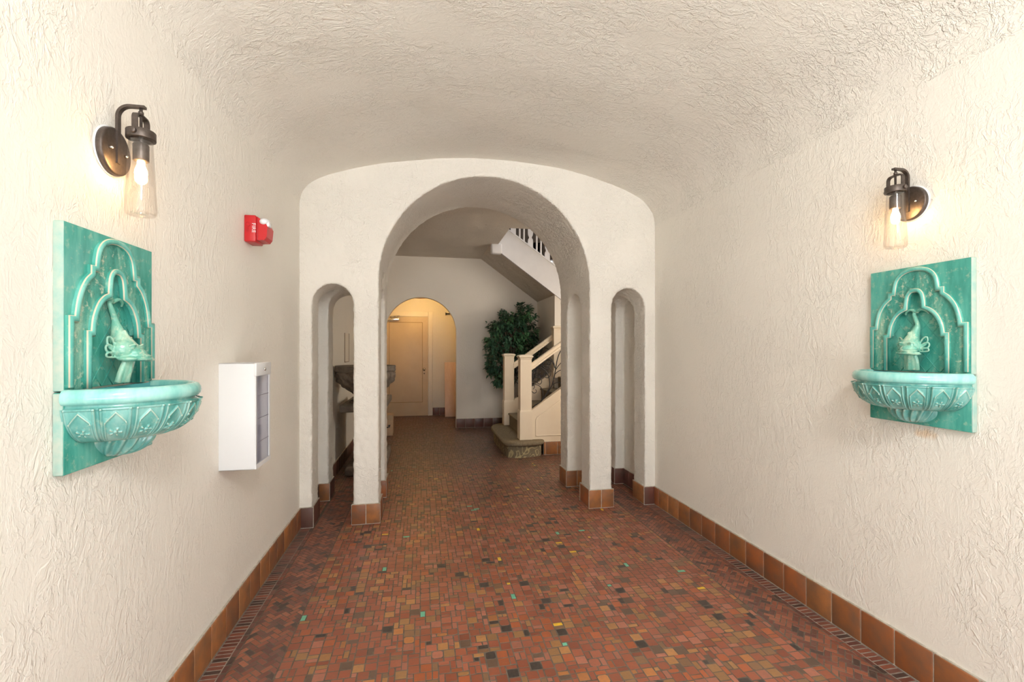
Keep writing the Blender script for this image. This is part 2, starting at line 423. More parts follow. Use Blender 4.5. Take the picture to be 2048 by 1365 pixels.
# ------------------------------------------------------------------ floor mosaic
PAL = [((.300, .085, .042), 30), ((.345, .105, .058), 20), ((.255, .066, .032), 18), ((.375, .135, .085), 13), ((.36, .092, .032), 10),
       ((.40, .185, .065), 8.5), ((.31, .155, .06), 6), ((.21, .11, .055), 6), ((.12, .07, .045), 4), ((.035, .026, .024), 3.4), ((.42, .16, .05), 3)]
PC = [p[0] for p in PAL]; PW = [p[1] for p in PAL]
def tcol(rng, dark=1.0):
    r = rng.random()
    c = rng.choices(PC, PW)[0]; k = rng.uniform(.82, 1.15) * dark
    return tuple(x * k for x in c)
fb = MB(); ZT = 0.0
def tile(poly, col):
    """one mosaic tile: raised top with a small chamfer"""
    c = Vector((sum(p[0] for p in poly) / len(poly), sum(p[1] for p in poly) / len(poly)))
    n = len(poly); vs = []
    for p in poly: vs.append((p[0], p[1], -.004))
    for p in poly:
        d = (c - Vector(p)); d = d.normalized() * .0016 if d.length > .004 else d * .3
        vs.append((p[0] + d.x, p[1] + d.y, ZT))
    fs = [tuple(range(n, 2 * n))] + [(i, (i + 1) % n, (i + 1) % n + n, i + n) for i in range(n)]
    fb.add(vs, fs, 0, False, None, col)
def field(x0, x1, y0, y1, rng, in_lobby=False):
    G = .0262; nx = int((x1 - x0) / G); ny = int((y1 - y0) / G); used = bytearray(nx * ny); g = .0021
    offs = [rng.uniform(-.002, .002) for _ in range(nx + 3)]
    for j in range(ny):
        for i in range(nx):
            if used[j * nx + i]: continue
            free = lambda w, h: i + w <= nx and j + h <= ny and not any(used[(j + b) * nx + i + a] for a in range(w) for b in range(h))
            r = rng.random()
            w, h = (2, 2) if r < .46 else (2, 1) if r < .76 else (1, 2) if r < .93 else (1, 1)
            if not free(w, h):
                w, h = (2, 1) if free(2, 1) else (1, 2) if (free(1, 2) and rng.random() < .6) else (1, 1)
            for a in range(w):
                for q in range(h): used[(j + q) * nx + i + a] = 1
            X0 = x0 + i * G + g; X1 = x0 + (i + w) * G - g; Ya = y0 + j * G + g + offs[i]; Yb = y0 + (j + h) * G - g + offs[i]
            jt = lambda: rng.uniform(-.0011, .0011)
            P = [(X0 + jt(), Ya + jt()), (X1 + jt(), Ya + jt()), (X1 + jt(), Yb + jt()), (X0 + jt(), Yb + jt())]
            if rng.random() < .08:      # a worn tile with its corners rounded off
                q = []
                for k in range(4):
                    a = Vector(P[k - 1]); c = Vector(P[k]); d = Vector(P[(k + 1) % 4])
                    q += [tuple(c.lerp(a, .17)), tuple(c.lerp(d, .17))]
                P = q
            col = tcol(rng)
            if (w, h) != (2, 2):          # now and then a small green or yellow glazed tile
                r = rng.random()
                col = (.15, .50, .33) if r < .004 else (.80, .47, .03) if r < .0085 else col
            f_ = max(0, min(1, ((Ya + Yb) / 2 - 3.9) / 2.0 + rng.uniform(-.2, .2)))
            if f_ > 0: gr = sum(col) / 3; col = tuple(c * (1 - f_) + f_ * (.6 * c + .4 * gr * q) * .44 for c, q in zip(col, (1.45, .95, .62)))      # tiles turn darker and browner towards the lobby
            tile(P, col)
def clip(poly, ax, lim, keep_less):
    out = []; n = len(poly)
    ins = lambda p: (p[ax] <= lim) == keep_less or p[ax] == lim
    for i in range(n):
        a, c = poly[i], poly[(i + 1) % n]
        if ins(a): out.append(a)
        if ins(a) != ins(c):
            t = (lim - a[ax]) / (c[ax] - a[ax]); out.append((a[0] + (c[0] - a[0]) * t, a[1] + (c[1] - a[1]) * t))
    return out
DK = [(.16, .05, .034), (.20, .065, .042), (.12, .042, .034), (.24, .07, .04), (.06, .035, .03), (.15, .06, .045)]
def headers(x0, x1, y0, y1, rng, pitch=.0272):
    y = y0
    while y < y1:
        k = rng.uniform(.85, 1.2); c = rng.choice(DK); tile([(x0, y + .003), (x1, y + .003), (x1, y + pitch - .003), (x0, y + pitch - .003)], tuple(q * k for q in c)); y += pitch
def herring(x0, x1, y0, y1, rng):
    B = .0265; L = 2 * B; ca = math.cos(PI / 4); N = int((y1 - y0 + 1) / B) + 40; g = .0017
    def put(u, v, w, h):
        P = []
        for a, c in ((u + g, v + g), (u + w - g, v + g), (u + w - g, v + h - g), (u + g, v + h - g)):
            P.append((x0 + (a - c) * ca, y0 - .3 + (a + c) * ca))
        if max(p[0] for p in P) < x0 or min(p[0] for p in P) > x1: return
        if max(p[1] for p in P) < y0 or min(p[1] for p in P) > y1: return
        for ax, lim, less in ((0, x0, False), (0, x1, True), (1, y0, False), (1, y1, True)):
            P = clip(P, ax, lim, less)
            if len(P) < 3: return
        ar = abs(sum(P[i - 1][0] * P[i][1] - P[i][0] * P[i - 1][1] for i in range(len(P)))) / 2
        if ar < 4e-5: return
        c = rng.choice(DK + [(.29, .09, .05), (.33, .11, .06), (.27, .08, .04), (.30, .10, .055)]); k = rng.uniform(.85, 1.15); tile(P, tuple(q * k for q in c))
    for s in range(-N, N):                     # classic herringbone: steps of one brick along the diagonal
        for t in range(-12, 12):
            u = s * B + t * 2 * B; v = s * B - t * 2 * B
            px = (u - v) * ca; py = (u + v) * ca
            if px < -.25 or px > (x1 - x0) + .25 or py < -.1 or py > y1 - y0 + .7: continue
            put(u, v, L, B); put(u, v + B, B, L) if False else put(u - B, v, B, L)
rg = random.Random(3)
ea, eb = XL + .014, XR - .014                # faces of the skirting tiles
headers(ea, ea + .066, Y0, YF - .014, rg); headers(ea + .069, ea + .092, Y0, YF - .014, rg, .054)
herring(ea + .096, ea + .30, Y0, YF + .9, rg)
headers(eb - .066, eb, Y0, YF - .014, rg); headers(eb - .092, eb - .069, Y0, YF - .014, rg, .054)
herring(eb - .30, eb - .096, Y0, YF + .9, rg)
field(ea + .303, eb - .303, .35, YF + .9, rg)
field(ea, ea + .09, YF + .0, YF + .9, rg); field(eb - .09, eb, YF, YF + .9, rg)
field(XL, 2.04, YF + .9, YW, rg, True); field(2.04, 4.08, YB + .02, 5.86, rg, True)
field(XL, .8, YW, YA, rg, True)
fb.box((1.5, 4.5, -.028), (5.6, 11.0, .0545), 0, 1)
for x in (ea + .034, eb - .034): fb.box((x, (Y0 + YF) / 2, -.012), (.072, YF - Y0 - .02, .0226), 0, 2)
struct(fb.build('floor', [M_floor, M_grout, M_grout_m], fix=False))

# ------------------------------------------------------------------ skirting of quarry tiles
QC = [(.36, .13, .04), (.40, .155, .05), (.32, .105, .035), (.38, .12, .04), (.30, .11, .04), (.42, .17, .06)]
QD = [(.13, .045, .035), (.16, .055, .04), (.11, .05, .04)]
def run(bm, p0, p1, nrm, cols, first=None, pitch=.1584, t=.013, h=BH, rng=R):
    """tiles along p0->p1 on a wall whose outward normal is nrm; first = where the first joint falls"""
    a = Vector(p0); d = Vector(p1) - a; L = d.length; d.normalize(); n = Vector(nrm)
    js = [0.0]; s = first if first is not None else (L / max(1, round(L / pitch)))
    step = pitch if first is not None else L / max(1, round(L / pitch))
    while s < L - .012: js.append(s); s += step
    js.append(L)
    ang = math.atan2(d.y, d.x); side = 1 if (Matrix.Rotation(ang, 3, 'Z') @ Vector((0, 1, 0))).dot(Vector((n.x, n.y, 0))) > 0 else -1
    M = Matrix.Translation((a.x, a.y, 0)) @ Matrix.Rotation(ang, 4, 'Z')
    bm.box((L / 2, side * t * .35, h / 2 + .001), (L, t * .7, h + .006), 0, 1, M)
    for q in range(len(js) - 1):
        w = js[q + 1] - js[q] - .005
        if w < .006: continue
        c = rng.choice(cols); k = rng.uniform(.85, 1.15)
        bm.box(((js[q] + js[q + 1]) / 2, side * t * .5, h / 2 + .002), (w, t, h - .004), .004, 0, M, tuple(x * k for x in c))
bm = MB(); run(bm, (XL, -.3), (XL, YF), (1, 0), QC, first=(2.008 * .9456 + .3) % .1584 + .06); struct(bm.build('baseboard_left', [M_quarry, M_grout_l], fix=True))
bm = MB(); run(bm, (XR, YF), (XR, -.3), (-1, 0), QC, first=YF - 3.737); struct(bm.build('baseboard_right', [M_quarry, M_grout_l]))
bm = MB()
y1, y2 = 4.055, 4.475
for x0, x1, cols in ((-.534, -.340, QC), (1.430, 1.633, QC)):
    for a, c in ((YF, y1), (y2, YB)):
        run(bm, (x0 - .013, a), (x1 + .013, a), (0, -1), cols, pitch=.115); run(bm, (x1, a), (x1, c), (1, 0), cols)
        run(bm, (x1 + .013, c), (x0 - .013, c), (0, 1), cols); run(bm, (x0, c), (x0, a), (-1, 0), cols)
for a, c in ((YF, y1), (y2, YB)):
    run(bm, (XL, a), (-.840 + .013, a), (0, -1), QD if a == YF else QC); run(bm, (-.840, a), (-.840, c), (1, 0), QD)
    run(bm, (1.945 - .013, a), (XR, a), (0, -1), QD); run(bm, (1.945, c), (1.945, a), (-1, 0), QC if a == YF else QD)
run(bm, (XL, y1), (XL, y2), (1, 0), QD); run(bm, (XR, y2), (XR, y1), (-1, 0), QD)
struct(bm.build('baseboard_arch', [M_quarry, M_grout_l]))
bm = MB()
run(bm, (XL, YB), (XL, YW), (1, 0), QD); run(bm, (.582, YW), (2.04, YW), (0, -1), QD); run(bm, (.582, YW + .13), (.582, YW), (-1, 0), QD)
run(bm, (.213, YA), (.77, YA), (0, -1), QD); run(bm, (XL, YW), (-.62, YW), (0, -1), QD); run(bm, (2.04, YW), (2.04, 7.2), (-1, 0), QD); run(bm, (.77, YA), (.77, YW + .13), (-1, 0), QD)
struct(bm.build('baseboard_lobby', [M_quarry, M_grout_l]))

# ------------------------------------------------------------------ wall fountains
def mirror_path(half):            # half runs from bottom outer to top centre on the +u side
    return [(u, w) for u, w in half] + [(-u, w) for u, w in reversed(half[:-1])]
arc = lambda c, rx, ry, a0, a1, n: [(c[0] + rx * math.cos(math.radians(a0 + (a1 - a0) * i / n)), c[1] + ry * math.sin(math.radians(a0 + (a1 - a0) * i / n))) for i in range(n + 1)]
OUT = [(.186, .012), (.186, .192), (.166, .192)] + smooth_path([(.1655, .2), (.158, .238), (.146, .27), (.127, .299), (.104, .318)], 4)[1:] + [(.104, .337), (.087, .337)] + smooth_path([(.086, .35), (.078, .388), (.058, .414), (.03, .427), (0, .431)], 4)[1:]
OUT = [(p[0], p[1]) for p in OUT]
INN = [(.122, .004), (.122, .155), (.107, .155)] + [tuple(p) for p in smooth_path([(.1065, .162), (.100, .2), (.082, .236), (.06, .257), (.036, .268)], 4)[1:]] + [(.0345, .29)] + [tuple(p) for p in smooth_path([(.034, .295), (.029, .322), (.016, .339), (0, .343)], 4)[1:]]
INN = [(p[0], p[1]) for p in INN]
PW_, PT = .197, .024
def rnd_prof(w, h): return [(-w, 0), (-w, h * .60), (-w * .80, h * .80), (-w * .35, h), (w * .35, h), (w * .80, h * .80), (w, h * .60), (w, 0)]
def make_fountain(label, loc, rz):
    t = empty('wall_fountain', label, 'fountain', loc, rz, 'green glazed wall fountains')
    # upper plate with the niche cut out of it, then its back and the leafy field between the two mouldings
    ip = mirror_path(INN); op = mirror_path(OUT)
    b = MB(); out = [(PW_, .003), (PW_, .443), (-PW_, .443), (-PW_, .003)]
    nz = [(ip[0][0], .003)] + ip + [(ip[-1][0], .003)]
    big = [(PW_, .003), (PW_, .443), (-PW_, .443), (-PW_, .003), (ip[-1][0], .003)] + list(reversed(ip)) + [(ip[0][0], .003)]
    b.prism(big, fL, .001, PT)
    pl = b.build('back_plate', [M_teal], t)
    for sg_ in (1, -1):
        b = MB(); b.box((sg_ * (PW_ + .0006), PT / 2, .223), (.003, PT - .001, .438), .0008, 0)
        o = b.build('plate_edge', M_paleedge, pl); o['label'] = 'pale worn edge of the plate'
    b = MB(); fl = [(op[0][0], .005)] + op + [(op[-1][0], .005), (ip[-1][0], .005)] + list(reversed(ip)) + [(ip[0][0], .005)]
    b.prism(fl, fL, PT - .002, PT + .0025); o = b.build('leaf_relief', M_teal_leaf, pl); o['label'] = 'field of leaf relief between the two mouldings'
    b = MB(); b.box((0, .004, .175), (.25, .004, .342))
    for k in range(-5, 6):          # diamond lattice scored on the niche back
        for sgn in (1, -1):
            pts = []
            for q in range(14):
                z = .004 + q * .02; u = k * .052 + sgn * (z - .1) * .8
                if abs(u) < .118 - max(0, z - .16) * .55 and z < .262: pts.append((u, .0065, z))
            if len(pts) > 2: b.tube(pts, .0013, 6, 0)
    b.prism([(.036, .262), (.036, .272), (-.036, .272), (-.036, .262)], fL, .004, .02)
    o = b.build('niche', [M_teal, M_paleedge], t)
    for nm, path, w, h in (('outer_moulding', op, .0085, .015), ('inner_moulding', ip, .0085, .017)):
        b = MB(); q = rnd_prof(w, h); b.sweep(path, [(o_, PT - .001 + h_) for o_, h_ in q], fL, mats=[0, 1, 2, 2, 2, 1, 0], m=0)
        b.build(nm, [M_teal, M_biscuit, M_mould], t)
    # dolphin spout: head down, tail curling up
    b = MB()
    body = smooth_path([(-.012, .012, .262), (.012, .018, .25), (.004, .022, .225), (-.006, .024, .195), (-.002, .032, .165), (.0, .044, .135), (.0, .052, .112)], 5)
    nn = len(body); b.tube(body, [(.0055 + .006 * (i / (nn - 1)) + .026 * max(0, i / (nn - 1) - .45) ** 1.3 / .46) for i in range(nn)], 14)
    b.ball((.002, .052, .112), (.040, .034, .033)); b.ball((-.010, .076, .100), (.030, .026, .017)); b.ball((.002, .040, .140), (.024, .026, .022))
    b.ball((-.022, .086, .081), (.042, .026, .0068)); b.ball((-.046, .090, .0785), (.024, .018, .0055)); b.ball((.016, .070, .083), (.024, .026, .008))
    b.ball((-.016, .084, .092), (.033, .024, .0075))
    b.tube(smooth_path([(.03, .050, .094), (.012, .084, .093), (-.016, .106, .091), (-.046, .100, .086), (-.066, .090, .082)], 5), [.0042] * 21, 8)
    for sgn in (1, -1):
        b.ball((sgn * .021 - .005, .081, .117), (.0075, .006, .0065)); b.tube(smooth_path([(sgn * .010 - .005, .084, .121), (sgn * .02 - .005, .087, .126), (sgn * .032 - .005, .078, .121)], 4), .003, 8)
        for k, (dx, dz, ln) in enumerate(((.030, .034, .034), (.036, .018, .030), (.034, .003, .024))):      # fan of fins beside the cheek
            p = smooth_path([(sgn * .026, .044, .112 - k * .008), (sgn * (.026 + dx * .6), .044, .112 + dz * .9 - k * .006), (sgn * (.026 + dx), .040, .112 + dz - k * .008), (sgn * (.030 + dx * .8), .040, .104 + dz * .5 - k * .008), (sgn * .03, .044, .104 - k * .008)], 4)
            b.tube(p, .0034, 8)
        b.tube(smooth_path([(0, .018, .252), (sgn * .018, .026, .262), (sgn * .038, .024, .255), (sgn * .046, .018, .243)], 4), [.007 - .0003 * i for i in range(13)], 8)     # tail flukes
    b.tube(smooth_path([(0, .06, .142), (.002, .054, .158), (.006, .05, .168)], 4), [.007] * 8 + [.004], 8)
    for k in range(5):            # the stream of water and weed below the mouth
        u = -.018 + k * .009
        b.tube(smooth_path([(u * .8 - .006, .062, .082), (u * 1.1 - .004, .062 - abs(u) * .5, .05), (u * 1.2, .056 - abs(u) * .6, .012)], 4), .0085, 8)
    f = b.build('dolphin_spout', M_fish, t)
    md = f.modifiers.new('r', 'REMESH'); md.mode = 'VOXEL'; md.voxel_size = .0021; md.use_smooth_shade = True
    md = f.modifiers.new('s', 'SMOOTH'); md.iterations = 2; md.factor = .5
    realize(f)
    # lower plate and basin
    b = MB(); b.box((0, PT / 2 + .001, -.108), (2 * PW_ + .006, PT, .214), .003)
    lp = b.build('lower_plate', M_teal, t)
    for sg_ in (1, -1):
        b = MB(); b.box((sg_ * (PW_ + .0035), PT / 2 + .001, -.108), (.003, PT - .002, .21), .0008)
        o = b.build('plate_edge', M_paleedge, lp); o['label'] = 'pale worn edge of the plate'
    A, Pd = .212, .222           # half width and projection of the bowl
    def ring(prof, hfn=None, na=220, mt=0, bb=None, y_off=.022):
        vs = []; fs = []; k = len(prof)
        for i in range(na + 1):
            a = PI * i / na
            for q, (s, z) in enumerate(prof):
                e = s + (hfn(i / na, q / (k - 1)) if hfn else 0)
                vs.append((math.cos(a) * A * e, y_off + math.sin(a) * Pd * e, z))
        for i in range(na):
            for q in range(k - 1): fs.append((i * k + q, (i + 1) * k + q, (i + 1) * k + q + 1, i * k + q + 1))
        bb.add(vs, fs, mt, True)
    b = MB()
    rp = [(.86, -.012), (.865, .001), (.89, .006), (.93, .007), (.965, .003), (.992, -.006), (1.0, -.017), (.99, -.027), (.965, -.033), (.93, -.035)]
    ring(rp, None, 120, 0, b); rim = b.build('rim', M_aqua, t); rim['label'] = 'smooth pale aqua rolled rim'
    b = MB(); ring([(.87, -.004), (.86, -.03), (.78, -.065), (.55, -.095), (.2, -.105), (.0, -.105)], None, 80, 0, b); b.box((0, .0255, -.05), (.37, .003, .1))
    o = b.build('bowl_inside', M_blue, t); o['label'] = 'blue glazed inside of the bowl'
    NP = 9
    def relief(s, t_):
        ph = (s * NP) % 1.0; x = abs(ph - .5) * 2          # 0 at the panel's middle, 1 at its edge
        h = 0
        if x > .86: h -= .020 * min(1, (x - .86) / .07)      # grooves between the panels
        elif x > .74: h += .012
        if t_ < .06: h += .010
        # pointed house outline
        roof = .12 + .20 * x / .62
        d = abs(t_ - roof) if x < .62 else 9
        if x < .66 and d < .045: h += .014 * (1 - d / .045)
        if .56 < x < .66 and roof < t_ < .75: h += .012
        # rosette
        u = (ph - .5) * 1.0; w = (t_ - .52) * 2.4; r = math.hypot(u, w)
        if r < .06: h += .022
        elif r < .24:
            h += .016 * max(0, math.cos(5 * math.atan2(w, u))) * (1 if .09 < r < .21 else .4)
        h *= min(1, s * NP * 6, (1 - s) * NP * 6)
        return 1.6 * h * (1 - .6 * max(0, t_ - .8) / .2)
    bp = []
    for i in range(61):
        t_ = i / 60
        e = 1.0 - .62 * (1 - math.cos(t_ * PI / 2)) ** 1.0 if False else .985 * math.cos(t_ * PI / 2 * .80) ** .62
        z = -.044 - .102 * math.sin(t_ * PI / 2) ** 1.25
        bp.append((e, z))
    b = MB(); ring(bp, relief, 640, 0, b)
    ring([(.93, -.033), (.925, -.040), (.95, -.044), (.985, -.046)], None, 80, 0, b)
    b.build('bowl', M_basin, t)
    b = MB(); vs = []; fs = []; na, nq = 200, 24; q0 = []
    for i in range(na + 1):
        a = PI * i / na
        for q in range(nq + 1):
            u = q / nq; r = (.082 * math.cos(u * PI / 2 * .93) ** .8); z = -.138 - .066 * math.sin(u * PI / 2) ** 1.1
            if u < .10: r = .082
            else: r *= 1 + .075 * math.sin(20 * a + 6 * u)
            vs.append((math.cos(a) * r, .022 + math.sin(a) * r * 1.25, z))
    for i in range(na):
        for q in range(nq): fs.append((i * (nq + 1) + q, (i + 1) * (nq + 1) + q, (i + 1) * (nq + 1) + q + 1, i * (nq + 1) + q + 1))
    b.add(vs, fs, 0, True); b.build('pendant', M_basin, t)
    return t
make_fountain('green glazed dolphin wall fountain nearest the white metal cabinet, on the left wall', (XL, 1.59, 1.276), -PI / 2)
make_fountain('green glazed dolphin fountain on the right wall, above a rusty stain on the plaster', (XR, 1.576, 1.289), PI / 2)

# ------------------------------------------------------------------ wall sconces
def make_sconce(label, loc, rz):
    t = empty('wall_sconce', label, 'lamp', loc, rz, 'bronze wall sconces with clear glass shades')
    Mo = Matrix.Rotation(-PI / 2, 4, 'X')       # lathe axis z -> +y (outwards)
    b = MB(); b.lathe([(.0, .0005), (.0745, .0005), (.0745, .003), (0, .003)], 48, M=Mo); o = b.build('wall_gasket', M_white, t); o['label'] = 'white ring of filler round the back plate'
    b = MB(); b.lathe([(0, .002), (.069, .002), (.07, .004), (.07, .017), (.068, .0195), (.064, .0205), (0, .0205)], 56, M=Mo); bp = b.build('back_plate', M_bronze, t)
    for sx in (-1, 1):
        b = MB(); b.lathe([(.0045, .02), (.0045, .026), (.003, .030), (0, .031)], 14, c=(sx * .036, 0, 0), M=Matrix.Translation((0, 0, 0)) @ Mo); b.build('screw', M_chrome, bp)
    AX = .084                                    # distance of the lamp's axis from the wall
    path = [(.0225, -.035), (.0225, .06), (.0225, .10)] + [tuple(p) for p in arc((.056, .108), .0335, .034, 180, 90, 8)] + [(.075, .142), (AX + .012, .142)]
    b = MB(); b.sweep(path, [(-.0038, -.0075), (.0038, -.0075), (.0038, .0075), (-.0038, .0075), (-.0038, -.0075)], lambda u, w, h: (h, u, w)); b.lathe([(.009, .02), (.009, .0265), (0, .0265)], 18, c=(0, 0, 0), M=Mo)
    for f in range(len(b.s)): b.s[f] = False
    b.build('arm', M_bronze, t)
    b = MB(); b.lathe([(.0, .005), (.0042, .005), (.0042, .118), (.007, .12), (.007, .127), (.0045, .129), (.0045, .140), (0, .14)], 16, c=(0, AX, 0)); b.build('rod', M_bronze, t)
    b = MB(); yp = [(-.031, .056), (-.031, .095)] + [tuple(p) for p in arc((-.018, .098), .013, .016, 180, 90, 6)] + [(.0, .115)]
    yp = yp + [(-u, w) for u, w in reversed(yp[:-1])]
    b.sweep(yp, [(-.0022, -.008), (.0022, -.008), (.0022, .008), (-.0022, .008), (-.0022, -.008)], lambda u, w, h: (u, AX + h, w))
    for f in range(len(b.s)): b.s[f] = False
    b.build('yoke', M_bronze, t)
    b = MB(); b.lathe([(.030, .042), (.0375, .042), (.038, .044), (.038, .066), (.0365, .068), (.030, .068), (.030, .042)], 48, c=(0, AX, 0), caps=False); cl = b.build('collar', M_bronze, t)
    Mx = Matrix.Translation((0, AX, .055)) @ Matrix.Rotation(PI / 2, 4, 'Y')
    for sx in (1, -1):
        b = MB(); b.lathe([(0, .036), (.0085, .036), (.0085, .044), (.007, .046), (0, .046)], 20, M=Mx @ Matrix.Scale(sx, 4, (0, 0, 1))); b.build('thumb_screw', M_bronze, cl)
    b = MB(); b.lathe([(.0, .03), (.017, .03), (.021, .026), (.0205, -.022), (.019, -.024), (0, -.024)], 32, c=(0, AX, 0)); b.lathe([(.005, .028), (.005, .06)], 12, c=(0, AX, 0)); b.build('socket', M_bronze, t)
    b = MB(); b.lathe([(.0, -.080), (.008, -.078), (.014, -.072), (.0165, -.062), (.015, -.050), (.010, -.036), (.009, -.024)], 24, c=(0, AX, 0)); o = b.build('bulb', M_bulb, t); o['label'] = 'glowing warm bulb'
    g = [(.0305, .058), (.031, .03), (.0345, -.04), (.0385, -.12), (.0415, -.172), (.0405, -.184), (.036, -.190), (.02, -.1915), (0, -.192)]
    b = MB(); b.lathe(g, 56, c=(0, AX, 0)); b.lathe([(r - .0018 if r > .01 else 0, z + (.0018 if z < -.18 else 0)) for r, z in reversed(g)], 56, c=(0, AX, 0))
    o = b.build('glass_shade', M_glass, t); o['label'] = 'clear tapered glass shade'
    return t
make_sconce('lit bronze wall sconce above the left fountain, beside the red fire alarm', (XL, 1.612, 1.987), -PI / 2)
make_sconce('lit bronze wall sconce above the fountain on the right wall', (XR, 1.612, 2.003), PI / 2)

# ------------------------------------------------------------------ fire alarm (left wall)
t = empty('wall_fire_alarm', 'red fire alarm horn with a clear strobe, high on the left wall', 'fire alarm', (XL, 2.69, 1.96), 0)
b = MB(); b.box((.029, .06, .071), (.058, .12, .142), .006); o = b.build('housing', M_red, t)
b = MB()
b.prism([(.058, .010), (.058, .135), (.066, .132), (.100, .112), (.113, .085), (.108, .030), (.096, .012)], lambda u, w, d: (u, d, w), .010, .112)
b.build('horn_front', M_red, t)
b = MB(); b.lathe([(.010, .0), (.012, .0), (.012, .002), (.010, .002), (.010, 0)], 24, M=Matrix.Translation((.020, .0, .092)) @ Matrix.Rotation(PI / 2, 4, 'X'), caps=False)
b.box((.012, -.0008, .063), (.002, .002, .02)); b.box((.020, -.0008, .063), (.002, .002, .02)); b.box((.016, -.0008, .054), (.010, .002, .002))
b.build('knockout', M_dkred, t)
b = MB(); b.box((.063, .06, .072), (.006, .108, .126), .002); b.build('groove', M_dkred, t)
b = MB(); b.ball((.092, .033, .112), (.027, .034, .022)); b.box((.106, .036, .10), (.026, .044, .030), .006); o = b.build('strobe_lens', mat('strobe_lens', (.72, .74, .76), .1, spec=.9), t); o['label'] = 'clear strobe lens'
b = MB(); b.ball((.094, .030, .112), (.012, .022, .011)); b.build('strobe_reflector', M_chrome, t)
cu = bpy.data.curves.new('lettering', 'FONT'); cu.body = 'FIRE'; cu.size = .026; cu.align_x = 'CENTER'; cu.extrude = .0006; cu.space_character = 1.1
to = bpy.data.objects.new('lettering', cu); COL.objects.link(to); bpy.context.view_layer.update()
me = bpy.data.meshes.new_from_object(to.evaluated_get(bpy.context.evaluated_depsgraph_get())); drop(to)
me.materials.clear(); me.materials.append(M_white); lo = bpy.data.objects.new('lettering', me); COL.objects.link(lo); lo.parent = t
# letters run down the side that faces the entrance, their tops to the outer edge
lo.matrix_local = Matrix(((0, 1, 0, .040), (0, 0, -1, -.0008), (-1, 0, 0, .073), (0, 0, 0, 1)))
lo['label'] = 'white letters FIRE running down the side'

# ------------------------------------------------------------------ white cabinet (left wall)
t = empty('wall_cabinet', 'white metal wall cabinet with a clear front panel and round lock, on the left wall', 'cabinet', (XL, 2.378, .818), 0)
W, Dp, H = .212, .154, .502
b = MB(); k = .003
b.box((Dp / 2, k / 2, H / 2), (Dp, k, H), .001); b.box((Dp / 2, W - k / 2, H / 2), (Dp, k, H), .001); b.box((Dp / 2, W / 2, k / 2), (Dp, W, k), .001); b.box((Dp / 2, W / 2, H - k / 2), (Dp, W, k), .001); b.box((.003, W / 2, H / 2), (.004, W - .006, H - .006))
b.build('body', M_white, t)
b = MB()
b.box((Dp + .003, W / 2, H - .031), (.012, W + .004, .062), .002); b.box((Dp + .0025, W / 2, .0115), (.009, W - .001, .021), 0)
b.box((Dp + .003, .0072, H / 2 - .02), (.0055, .0136, H - .085), 0); b.box((Dp + .003, W - .0092, H / 2 - .02), (.0055, .0176, H - .085), 0)
fr = b.build('door_frame', M_white, t)
b = MB(); b.box((Dp + .001, W / 2, .228), (.0025, W - .03, .42)); o = b.build('clear_panel', M_acryl, fr); o['label'] = 'clear plastic panel with scored lines'
b = MB()
for z in (.345, .235, .122): b.box((Dp + .0026, W / 2, z), (.001, W - .032, .0022))
for y in (.035, .18): b.box((Dp + .0026, y, .228), (.001, .002, .41))
b.build('scored_line', mat('grey_score', (.25, .23, .27), .5), fr)
b = MB(); b.lathe([(0, 0), (.0085, 0), (.0085, .004), (.006, .006), (.0, .006)], 24, M=Matrix.Translation((Dp + .009, W * .52, H - .032)) @ Matrix.Rotation(PI / 2, 4, 'Y')); o = b.build('lock', M_chrome, fr); o['label'] = 'round chrome lock'
b = MB(); b.lathe([(0, -.075), (.02, -.07), (.036, -.045), (.042, 0), (.036, .045), (.02, .075), (0, .08)], 28, c=(.085, .085, .225)); o = b.build('grey_fitting', simple('grey_ribbed', (.25, .24, .24), (.45, .44, .44), 30, .6, 0, stretch=(1, 1, 6)), t); o['label'] = 'grey oval fitting seen through the panel'

# ------------------------------------------------------------------ lobby: door, casing, fixtures
b = MB(); DX0, DX1 = -.74, .117
b.box(((DX0 + DX1) / 2, YA - .022, 1.023), (DX1 - DX0, .04, 2.038), .002)
d = struct(b.build('door_1', M_door)); d['label'] = 'tan painted flush door with one sunk panel, inside the lit alcove'
b = MB(); px0, px1, pz0, pz1 = -.66, .004, .285, 1.925
for c, s in ((((px0 + px1) / 2, YA - .0445, pz1), (px1 - px0, .006, .012)), (((px0 + px1) / 2, YA - .0445, pz0), (px1 - px0, .006, .012)), ((px0, YA - .0445, (pz0 + pz1) / 2), (.012, .006, pz1 - pz0)), ((px1, YA - .0445, (pz0 + pz1) / 2), (.012, .006, pz1 - pz0))):
    b.box(c, s, .002)
b.build('panel_bead', simple('brown_bead', (.42, .28, .15), (.45, .31, .17), 5, .5), d)
b = MB(); b.lathe([(0, 0), (.03, 0), (.031, .004), (.013, .01), (.011, .035), (.022, .042), (.027, .055), (.022, .066), (0, .07)], 28, M=Matrix.Translation((.04, YA - .042, .958)) @ Matrix.Rotation(PI / 2, 4, 'X')); o = b.build('door_knob', M_chrome, d)
b = MB(); b.lathe([(0, 0), (.011, 0), (.010, .004), (0, .004)], 20, M=Matrix.Translation((.04, YA - .042, .872)) @ Matrix.Rotation(PI / 2, 4, 'X')); b.build('keyhole', M_iron, d)
b = MB(); b.box((-.575, YA - .075, 1.985), (.235, .05, .055), .008)
b.tube([(-.64, YA - .10, 2.02), (-.52, YA - .16, 2.045), (-.46, YA - .05, 2.055)], .008, 8); o = b.build('door_closer', M_chrome, d); o['label'] = 'silver door closer'
b = MB()
b.box((DX1 + .048, YA - .018, 1.074), (.092, .034, 2.148), .006); b.box(((DX0 + DX1) / 2 - .02, YA - .0185, 2.100), (DX1 - DX0 + .04, .035, .098), .006)
